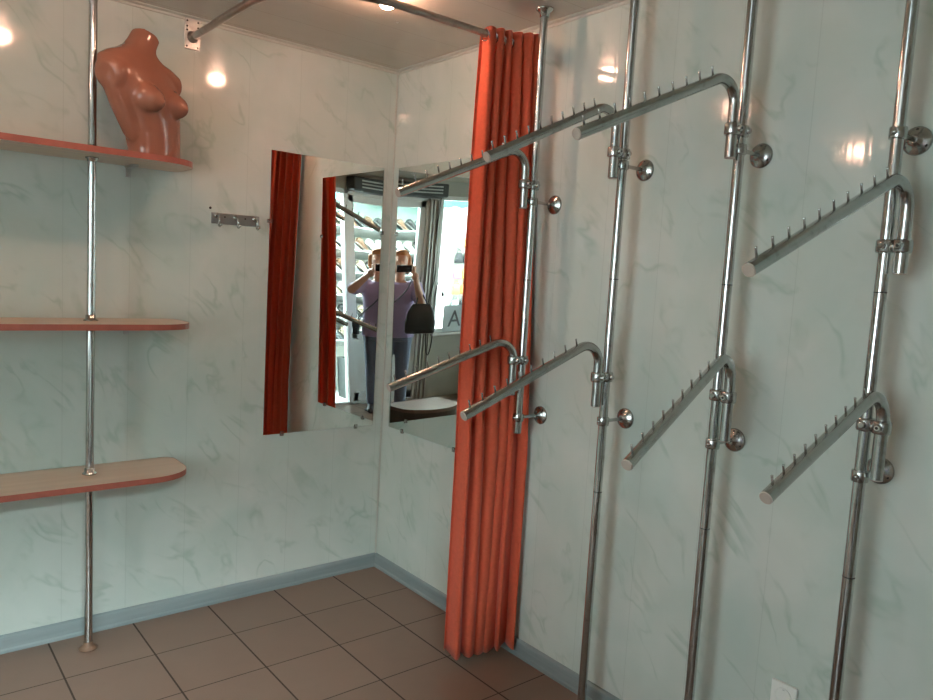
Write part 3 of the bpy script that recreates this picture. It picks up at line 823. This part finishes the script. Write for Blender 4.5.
ball(b, hc - U * .055 + F * .025, (.058, .066, .062), 3, Matrix.Rotation(math.atan2(F.y, F.x) - PI / 2, 4, 'Z'))
for dz, df, r in ((-.005, .100, .014), (-.020, .112, .016)): ball(b, hc + U * dz + F * df, r, 2)      # nose
for s in (-1, 1):
    ball(b, hc + U * .018 + F * .086 + R_ * s * .032, (.017, .012, .010), 2)                                # brow / eye
    ball(b, hc + R_ * s * .080 - F * .005, (.012, .020, .030), 2, Matrix.Rotation(math.atan2(F.y, F.x) - PI / 2, 4, 'Z'))  # ear
ball(b, hc - U * .058 + F * .088, (.022, .014, .010), 2)
limb(b, [pp(0, -.015, 1.43), pp(0, .005, 1.60)], [.060, .052])
loft(b, [(pp(0, 0, .86), .165, .115), (pp(0, .0, .95), .168, .118), (pp(0, .0, 1.06), .140, .105), (pp(0, .0, 1.20), .155, .115), (pp(0, 0, 1.32), .170, .110), (pp(0, -.01, 1.41), .140, .085), (pp(0, -.015, 1.46), .07, .06)], 28, (R_, F))
for sh, el, ha in ((sh_r, el_r, ha_r), (sh_l, el_l, ha_l)):
    wr = ha + (el - ha).normalized() * .085
    limb(b, [sh, lerp(sh, el, .5), el], [.062, .053, .044])
    limb(b, [el, lerp(el, wr, .35), wr], [.044, .043, .029])
    ball(b, lerp(wr, ha, .55), (.040, .040, .046), 2)
# fingers: four wrap the phone end, the thumb lies on the back side
for s, ha in ((1, ha_r), (-1, ha_l)):
    px = CAM.copy() + (R_ * .017 if s > 0 else R_ * -.152)
    for k, (ln, dz) in enumerate(((.9, .030), (1., .010), (.95, -.011), (.8, -.030))):
        base = ha + U * (dz * .8 + .008) + R_ * s * .006
        k1 = px + R_ * s * .030 - F * .040 + U * (dz - .004)
        k2 = px + R_ * s * .024 - F * .006 + U * (dz - .004)
        tip = px + R_ * s * (.024 - .022 * ln) - F * (.001) + U * (dz - .004)
        if s > 0: tip = k2 + F * .001 - R_ * .004
        limb(b, [base, k1, k2, tip], [.011, .0095, .0085, .0078], 10)
    limb(b, [ha - R_ * s * .005, px - R_ * s * .004 - F * .040 - U * .040, px - R_ * s * .012 - F * .030 - U * .012], [.013, .010, .0085], 10)
for s in (-1, 1):
    limb(b, [pp(.088 * s, 0, .86), pp(.098 * s, .01, .47), pp(.105 * s, -.01, .09)], [.088, .058, .040])
    limb(b, [pp(.105 * s, -.02, .045), pp(.115 * s, .14, .03)], [.040, .030])
sk = part('body', b, M['skin'], ps); fuse(sk, .0075, 3, .5)
# hair: full, chin length, swept back
b = bm_new(); rz = Matrix.Rotation(math.atan2(F.y, F.x) - PI / 2, 4, 'Z')
ball(b, hc + U * .050 - F * .030, (.098, .102, .098), 3, rz); ball(b, hc - U * .02 - F * .055, (.092, .070, .100), 3, rz)
ball(b, hc + U * .105 + F * .035, (.075, .060, .040), 3, rz)
for s in (-1, 1): limb(b, [hc + R_ * s * .078 + U * .05 - F * .005, hc + R_ * s * .088 - U * .03 - F * .02, hc + R_ * s * .078 - U * .10 - F * .03], [.034, .030, .022])
hr_ = part('hair', b, M['hair'], ps, 'ginger hair'); fuse(hr_, .008, 3, .5)
# lavender short sleeved top
b = bm_new()
loft(b, [(pp(0, 0, .84), .205, .145), (pp(0, 0, .95), .195, .140), (pp(0, .0, 1.08), .180, .132), (pp(0, .005, 1.20), .180, .138), (pp(0, 0, 1.32), .188, .128), (pp(0, -.01, 1.41), .160, .098), (pp(0, -.015, 1.445), .095, .080)], 32, (R_, F))
for sh, el in ((sh_r, el_r), (sh_l, el_l)): limb(b, [lerp(sh, pp(0, 0, 1.38), .35), sh, lerp(sh, el, .45), lerp(sh, el, .78)], [.080, .078, .070, .068])
st_ = part('top', b, M['shirt'], ps, 'lavender short-sleeved top'); fuse(st_, .010, 4, .5)
b = bm_new()
loft(b, [(pp(0, 0, .80), .185, .130), (pp(0, 0, .90), .182, .128), (pp(0, 0, .96), .170, .120)], 28, (R_, F))
for s in (-1, 1): limb(b, [pp(.088 * s, 0, .84), pp(.098 * s, .01, .48), pp(.105 * s, -.01, .10)], [.100, .074, .062])
pt_ = part('trousers', b, M['pants'], ps, 'blue-grey trousers'); fuse(pt_, .010, 4, .5)
for s in (-1, 1):
    b = bm_new(); limb(b, [pp(.105 * s, -.05, .042), pp(.112 * s, .06, .040), pp(.118 * s, .155, .030)], [.046, .048, .036]); box(b, pp(.11 * s, .04, 0) - Vector((.06, .06, 0)), pp(.11 * s, .04, .02) + Vector((.06, .06, 0)))
    o_ = part('shoe', b, M['shoe'], ps); fuse(o_, .008, 2, .5)
# phone
ph_ = thing('mobile_phone', CAM - F * .016 - R_ * .065 - U * .037, 'black phone held sideways in front of the face of the mirrored person', 'phone')
rot = Matrix(((R_.x, F.x, 0, 0), (R_.y, F.y, 0, 0), (0, 0, 1, 0), (0, 0, 0, 1)))
pm = Matrix.Translation(CAM - F * .016 - R_ * .065) @ rot
part('case', box(bm_new(), (-.080, -.0045, -.0375), (.080, .0045, .0375), .003, pm), M['phone'], ph_)
part('camera_bump', box(bm_new(), (.052, .0044, -.014), (.077, .0062, .014), .001, pm), M['lens'], ph_)
# black shopping bag over the left forearm
bg = thing('black_bag', Vector((-2.47, -3.285, .90)), 'black bag hanging from the left arm of the mirrored person', 'bag')
bc = Vector((-2.465, -3.275, .90))
b = bm_new(); secs = []
for z, w, d in ((0, .150, .045), (.02, .160, .055), (.12, .165, .060), (.24, .140, .045), (.32, .095, .022)): secs.append((bc + U * z, w, d))
loft(b, secs, 30, (R_, F), 3.)
o_ = part('pouch', b, M['bagk'], bg); fuse(o_, .011, 4, .5)
mid = lerp(el_l, ha_l, .22)
for s in (-1, 1):
    b = bm_new(); c0 = bc + U * .29 + F * .012 * s
    tube(b, smooth_path([c0 - R_ * .07, c0 - R_ * .045 + U * .06, mid - R_ * .012 + F * .012 * s + U * .050, mid + R_ * .020 + F * .012 * s + U * .050, c0 + R_ * .05 + U * .06, c0 + R_ * .07], 5), .007, 8)
    part('strap', b, M['bagk'], bg)
# small navy bag at the right hip
hb_ = thing('shoulder_bag', pp(.235, .03, .85), 'small navy bag at the right hip of the mirrored person', 'bag')
bm2 = Matrix.Translation(pp(.262, .03, .92)) @ rot
part('pouch', box(bm_new(), (-.04, -.085, -.065), (.04, .085, .065), .018, bm2, 3), M['bagb'], hb_)
part('flap', box(bm_new(), (-.043, -.088, .0), (.043, .088, .069), .014, bm2, 3), M['bagb'], hb_)
b = bm_new(); tube(b, smooth_path([pp(.262, .10, .975), pp(.20, .150, 1.08), pp(.05, .165, 1.22), pp(-.08, .155, 1.36), pp(-.125, .09, 1.455), pp(-.12, -.03, 1.475), pp(-.06, -.125, 1.36), pp(.10, -.150, 1.15), pp(.20, -.13, 1.03), pp(.262, -.04, .975)], 5), .007, 8)
part('strap', b, M['bagb'], hb_)

# ------------------------------------------------------------------ outside, seen through the shop front in the mirrors
gd = struct('ground', box(bm_new(), (-9, -9.5, -.22), (2, 1.5, -.12)), M['ground'])
def shoe_proto(name, body_m, sole_m):
    t = thing(name, (0, 0, 0), '', 'shoe')
    b = bm_new()
    secs = [(-.125, .030, .030, .052), (-.105, .036, .040, .062), (-.06, .036, .044, .066), (-.01, .035, .036, .050), (.05, .043, .027, .036), (.10, .044, .022, .028), (.13, .030, .014, .020)]
    rings = []
    for x, w, hz, c in secs:
        rings.append([b.verts.new((x, w * math.cos(2 * PI * k / 14), c + hz * math.sin(2 * PI * k / 14))) for k in range(14)])
    for i in range(len(rings) - 1):
        for k in range(14):
            f = b.faces.new((rings[i][k], rings[i][(k + 1) % 14], rings[i + 1][(k + 1) % 14], rings[i + 1][k])); f.smooth = True
    b.faces.new(list(reversed(rings[0]))); b.faces.new(rings[-1])
    part('upper', b, body_m, t)
    b = bm_new()
    out = [(-.135, -.022), (-.10, -.038), (0, -.036), (.06, -.046), (.11, -.043), (.142, -.02), (.142, .02), (.11, .043), (.06, .046), (0, .036), (-.10, .038), (-.135, .022)]
    A = [b.verts.new((x, y, 0)) for x, y in out]; B = [b.verts.new((x, y, .020)) for x, y in out]; m = len(out)
    for k in range(m): b.faces.new((A[k], A[(k + 1) % m], B[(k + 1) % m], B[k]))
    b.faces.new(list(reversed(A))); b.faces.new(B)
    part('sole', b, sole_m, t)
    return t
shoe_cols = [('black', (.03, .03, .035)), ('brown', (.17, .09, .055)), ('beige', (.50, .40, .30)), ('white', (.70, .70, .68)), ('grey', (.22, .24, .26))]
# slanted shoe rack seen through the door
RY = -5.35
RX0, RX1 = -4.05, -2.55
rk = thing('shoe_rack', ((RX0 + RX1) / 2, RY, -.12), 'tall rack of slanted shoe shelves outside behind the door', 'rack')
part('back_board', box(bm_new(), (RX0, RY - .30, -.12), (RX1, RY - .27, 2.45), .003), M['stand'], rk)
for x in (RX0 + .02, RX1 - .02): part('upright', box(bm_new(), (x - .02, RY - .27, -.12), (x + .02, RY + .12, 2.45), .003), M['wire'], rk)
rows = [.55, .85, 1.15, 1.45, 1.75, 2.05]
tilt = math.radians(32)
for z in rows:
    mm = Matrix.Translation((0, RY - .05, z)) @ Matrix.Rotation(math.radians(18), 4, 'X')
    part('rack_shelf', box(bm_new(), (RX0 + .04, -.17, -.02), (RX1 - .04, .17, 0), .003, mm), M['wire'], rk)
protos = []
for nm, c in shoe_cols:
    protos.append((nm, shoe_proto('shoe', simple('shoe_' + nm, c, .45), simple('sole_' + nm, tuple(min(1, v * .5 + .08) for v in c), .6))))
used = set()
for iz, z in enumerate(rows):
    for ix in range(9):
        k = (ix * 2 + iz * 3 + (ix * iz) % 3) % 5
        nm, pr = protos[k]
        x = RX0 + .13 + ix * (RX1 - RX0 - .26) / 8
        o_ = pr if k not in used else dup_tree(pr)
        used.add(k)
        o_.location = (x, RY - .03, z + .075); o_.rotation_euler = (0, math.radians(34), PI)
        o_['label'] = nm + ' shoe on the slanted rack outside the door'; o_['group'] = nm + ' shoes on the outside rack'; o_['category'] = 'shoe'
aw = thing('awning', (-3.4, RY + .1, 2.42), 'teal cloth awning above the shoe rack outside', 'awning')
b = bm_new(); NA = 30
top = []
for i in range(NA + 1):
    x = lerp(-5.9, -2.3, i / NA); s_ = .03 * (i % 2)
    top.append([b.verts.new((x, RY - .25, 2.72)), b.verts.new((x, RY + .30, 2.56)), b.verts.new((x, RY + .31, 2.40 + s_))])
for i in range(NA):
    for k in range(2):
        b.faces.new((top[i][k], top[i + 1][k], top[i + 1][k + 1], top[i][k + 1]))
o_ = part('cloth', b, M['teal'], aw); o_.modifiers.new('t', 'SOLIDIFY').thickness = .006
for x in (-5.85, -2.35): part('support_pole', tube(bm_new(), [(x, RY + .29, -.12), (x, RY + .29, 2.56)], .018, 12), M['wire'], aw)
# crates of shoes on the ground beside the rack
for z, lab in ((-.12, 'black plastic crate on the ground beside the shoe rack'), (.14, 'black plastic crate stacked on another beside the shoe rack')):
    c = thing('crate', (-2.95, RY + .40, z), lab, 'crate', 'black crates by the shoe rack')
    b = bm_new(); X0, X1, Y0_, Y1_ = -3.2, -2.7, RY + .23, RY + .57
    for lo, hi in (((X0, Y0_, z), (X1, Y1_, z + .02)), ((X0, Y0_, z + .02), (X0 + .02, Y1_, z + .26)), ((X1 - .02, Y0_, z + .02), (X1, Y1_, z + .26)), ((X0, Y0_, z + .02), (X1, Y0_ + .02, z + .26)), ((X0, Y1_ - .02, z + .02), (X1, Y1_, z + .26))): box(b, lo, hi, .003)
    part('tub', b, M['box'], c)
    b = bm_new()
    for q in range(9): box(b, (X0 + .04 + q * .05, Y1_ - .001, z + .06), (X0 + .06 + q * .05, Y1_ + .005, z + .20), .001)
    part('rib', b, M['wire'], c)
# display board with hanging slippers and bags seen through the window
BX0, BX1, BY = -5.75, -4.15, -5.15
db = thing('display_board', ((BX0 + BX1) / 2, BY, -.12), 'white display board hung with bags and slippers outside the window', 'display board')
part('panel', box(bm_new(), (BX0, BY - .03, .30), (BX1, BY, 2.34), .004), M['stand'], db)
for x in (BX0 + .05, BX1 - .05): part('leg', box(bm_new(), (x - .03, BY - .06, -.12), (x + .03, BY - .03, 2.3), .003), M['wire'], db)
part('hook_bar', box(bm_new(), (BX0, BY, 2.04), (BX1, BY + .015, 2.07), .003), M['wire'], db)
cols = [('yellow', (.62, .50, .14)), ('pink', (.62, .22, .36)), ('black', (.03, .03, .035)), ('cream', (.66, .56, .42)), ('orange', (.62, .30, .10)), ('grey', (.26, .28, .30))]
def hang_proto(nm, c):
    t = thing('hanging_bag', (0, 0, 0), '', 'bag'); b = bm_new()
    loft(b, [(Vector((0, .035, -.24)), .075, .022), (Vector((0, .04, -.22)), .088, .034), (Vector((0, .04, -.12)), .078, .034), (Vector((0, .03, -.06)), .055, .016)], 18, (Vector((1, 0, 0)), Vector((0, 1, 0))), 3.)
    for f in b.faces: f.smooth = len(f.verts) == 4
    part('pouch', b, simple('bag_' + nm, c, .5), t)
    b = bm_new(); tube(b, smooth_path([(-.045, .03, -.07), (-.03, .025, -.02), (0, .022, .0), (.03, .025, -.02), (.045, .03, -.07)], 5), .005, 8)
    part('handle', b, simple('bag_handle_' + nm, tuple(v * .6 for v in c), .5), t)
    return t
hp = [(nm, hang_proto(nm, c)) for nm, c in cols]; used = set()
for iz, z in enumerate((2.06, 1.84, 1.62, 1.40, 1.18, .96)):
    for ix in range(10):
        k = (ix * 5 + iz * 2 + ix * iz) % 6; nm, pr = hp[k]
        o_ = pr if k not in used else dup_tree(pr)
        used.add(k)
        o_.location = (BX0 + .14 + ix * (BX1 - BX0 - .28) / 9, BY, z); o_.scale = (.80, .80, .80)
        o_['label'] = 'small ' + nm + ' bag hung on the display board outside the window'; o_['group'] = nm + ' bags on the display board'; o_['category'] = 'bag'

# ------------------------------------------------------------------ light
w = bpy.data.worlds.new('daylight'); scn.world = w; w.use_nodes = True
bgn = w.node_tree.nodes['Background']; bgn.inputs['Color'].default_value = (.86, .95, 1., 1); bgn.inputs['Strength'].default_value = 2.7
def area(name, loc, aim, sx, sy, power, col):
    l = bpy.data.lights.new(name, 'AREA'); l.shape = 'RECTANGLE'; l.size = sx; l.size_y = sy; l.energy = power; l.color = col
    o = bpy.data.objects.new(name, l); COL.objects.link(o); o.location = loc
    o.rotation_euler = (Vector(aim) - Vector(loc)).to_track_quat('-Z', 'Y').to_euler(); return o
area('sky_over_front', (-3.1, -5.0, 3.0), (-1.6, -.2, .9), 3.0, .5, 640, (.86, .95, 1.))

# ------------------------------------------------------------------ camera
yaw, pit, rol, fpx = .6867, .0982, .0577, 743.23
fw_ = Vector((math.sin(yaw) * math.cos(pit), math.cos(yaw) * math.cos(pit), -math.sin(pit)))
r0 = Vector((math.cos(yaw), -math.sin(yaw), 0)); u0 = r0.cross(fw_)
r1 = r0 * math.cos(rol) + u0 * math.sin(rol); u1 = -r0 * math.sin(rol) + u0 * math.cos(rol)
cd = bpy.data.cameras.new('camera'); co = bpy.data.objects.new('camera', cd); COL.objects.link(co)
co.matrix_world = Matrix(((r1.x, u1.x, -fw_.x, CAM.x), (r1.y, u1.y, -fw_.y, CAM.y), (r1.z, u1.z, -fw_.z, CAM.z), (0, 0, 0, 1)))
cd.sensor_fit = 'HORIZONTAL'; cd.sensor_width = 36.; cd.lens = fpx * 36. / 933.; cd.clip_start = .02; cd.clip_end = 60
scn.camera = co
vs = scn.view_settings; vs.view_transform = 'Standard'; vs.look = 'None'; vs.gamma = 1.; vs.use_curve_mapping = False; vs.exposure = 2.06
cy = scn.cycles
cy.max_bounces = 10; cy.glossy_bounces = 6; cy.diffuse_bounces = 5; cy.transparent_max_bounces = 12
cy.sample_clamp_indirect = 6.; cy.use_denoising = True; cy.caustics_reflective = False; cy.caustics_refractive = False
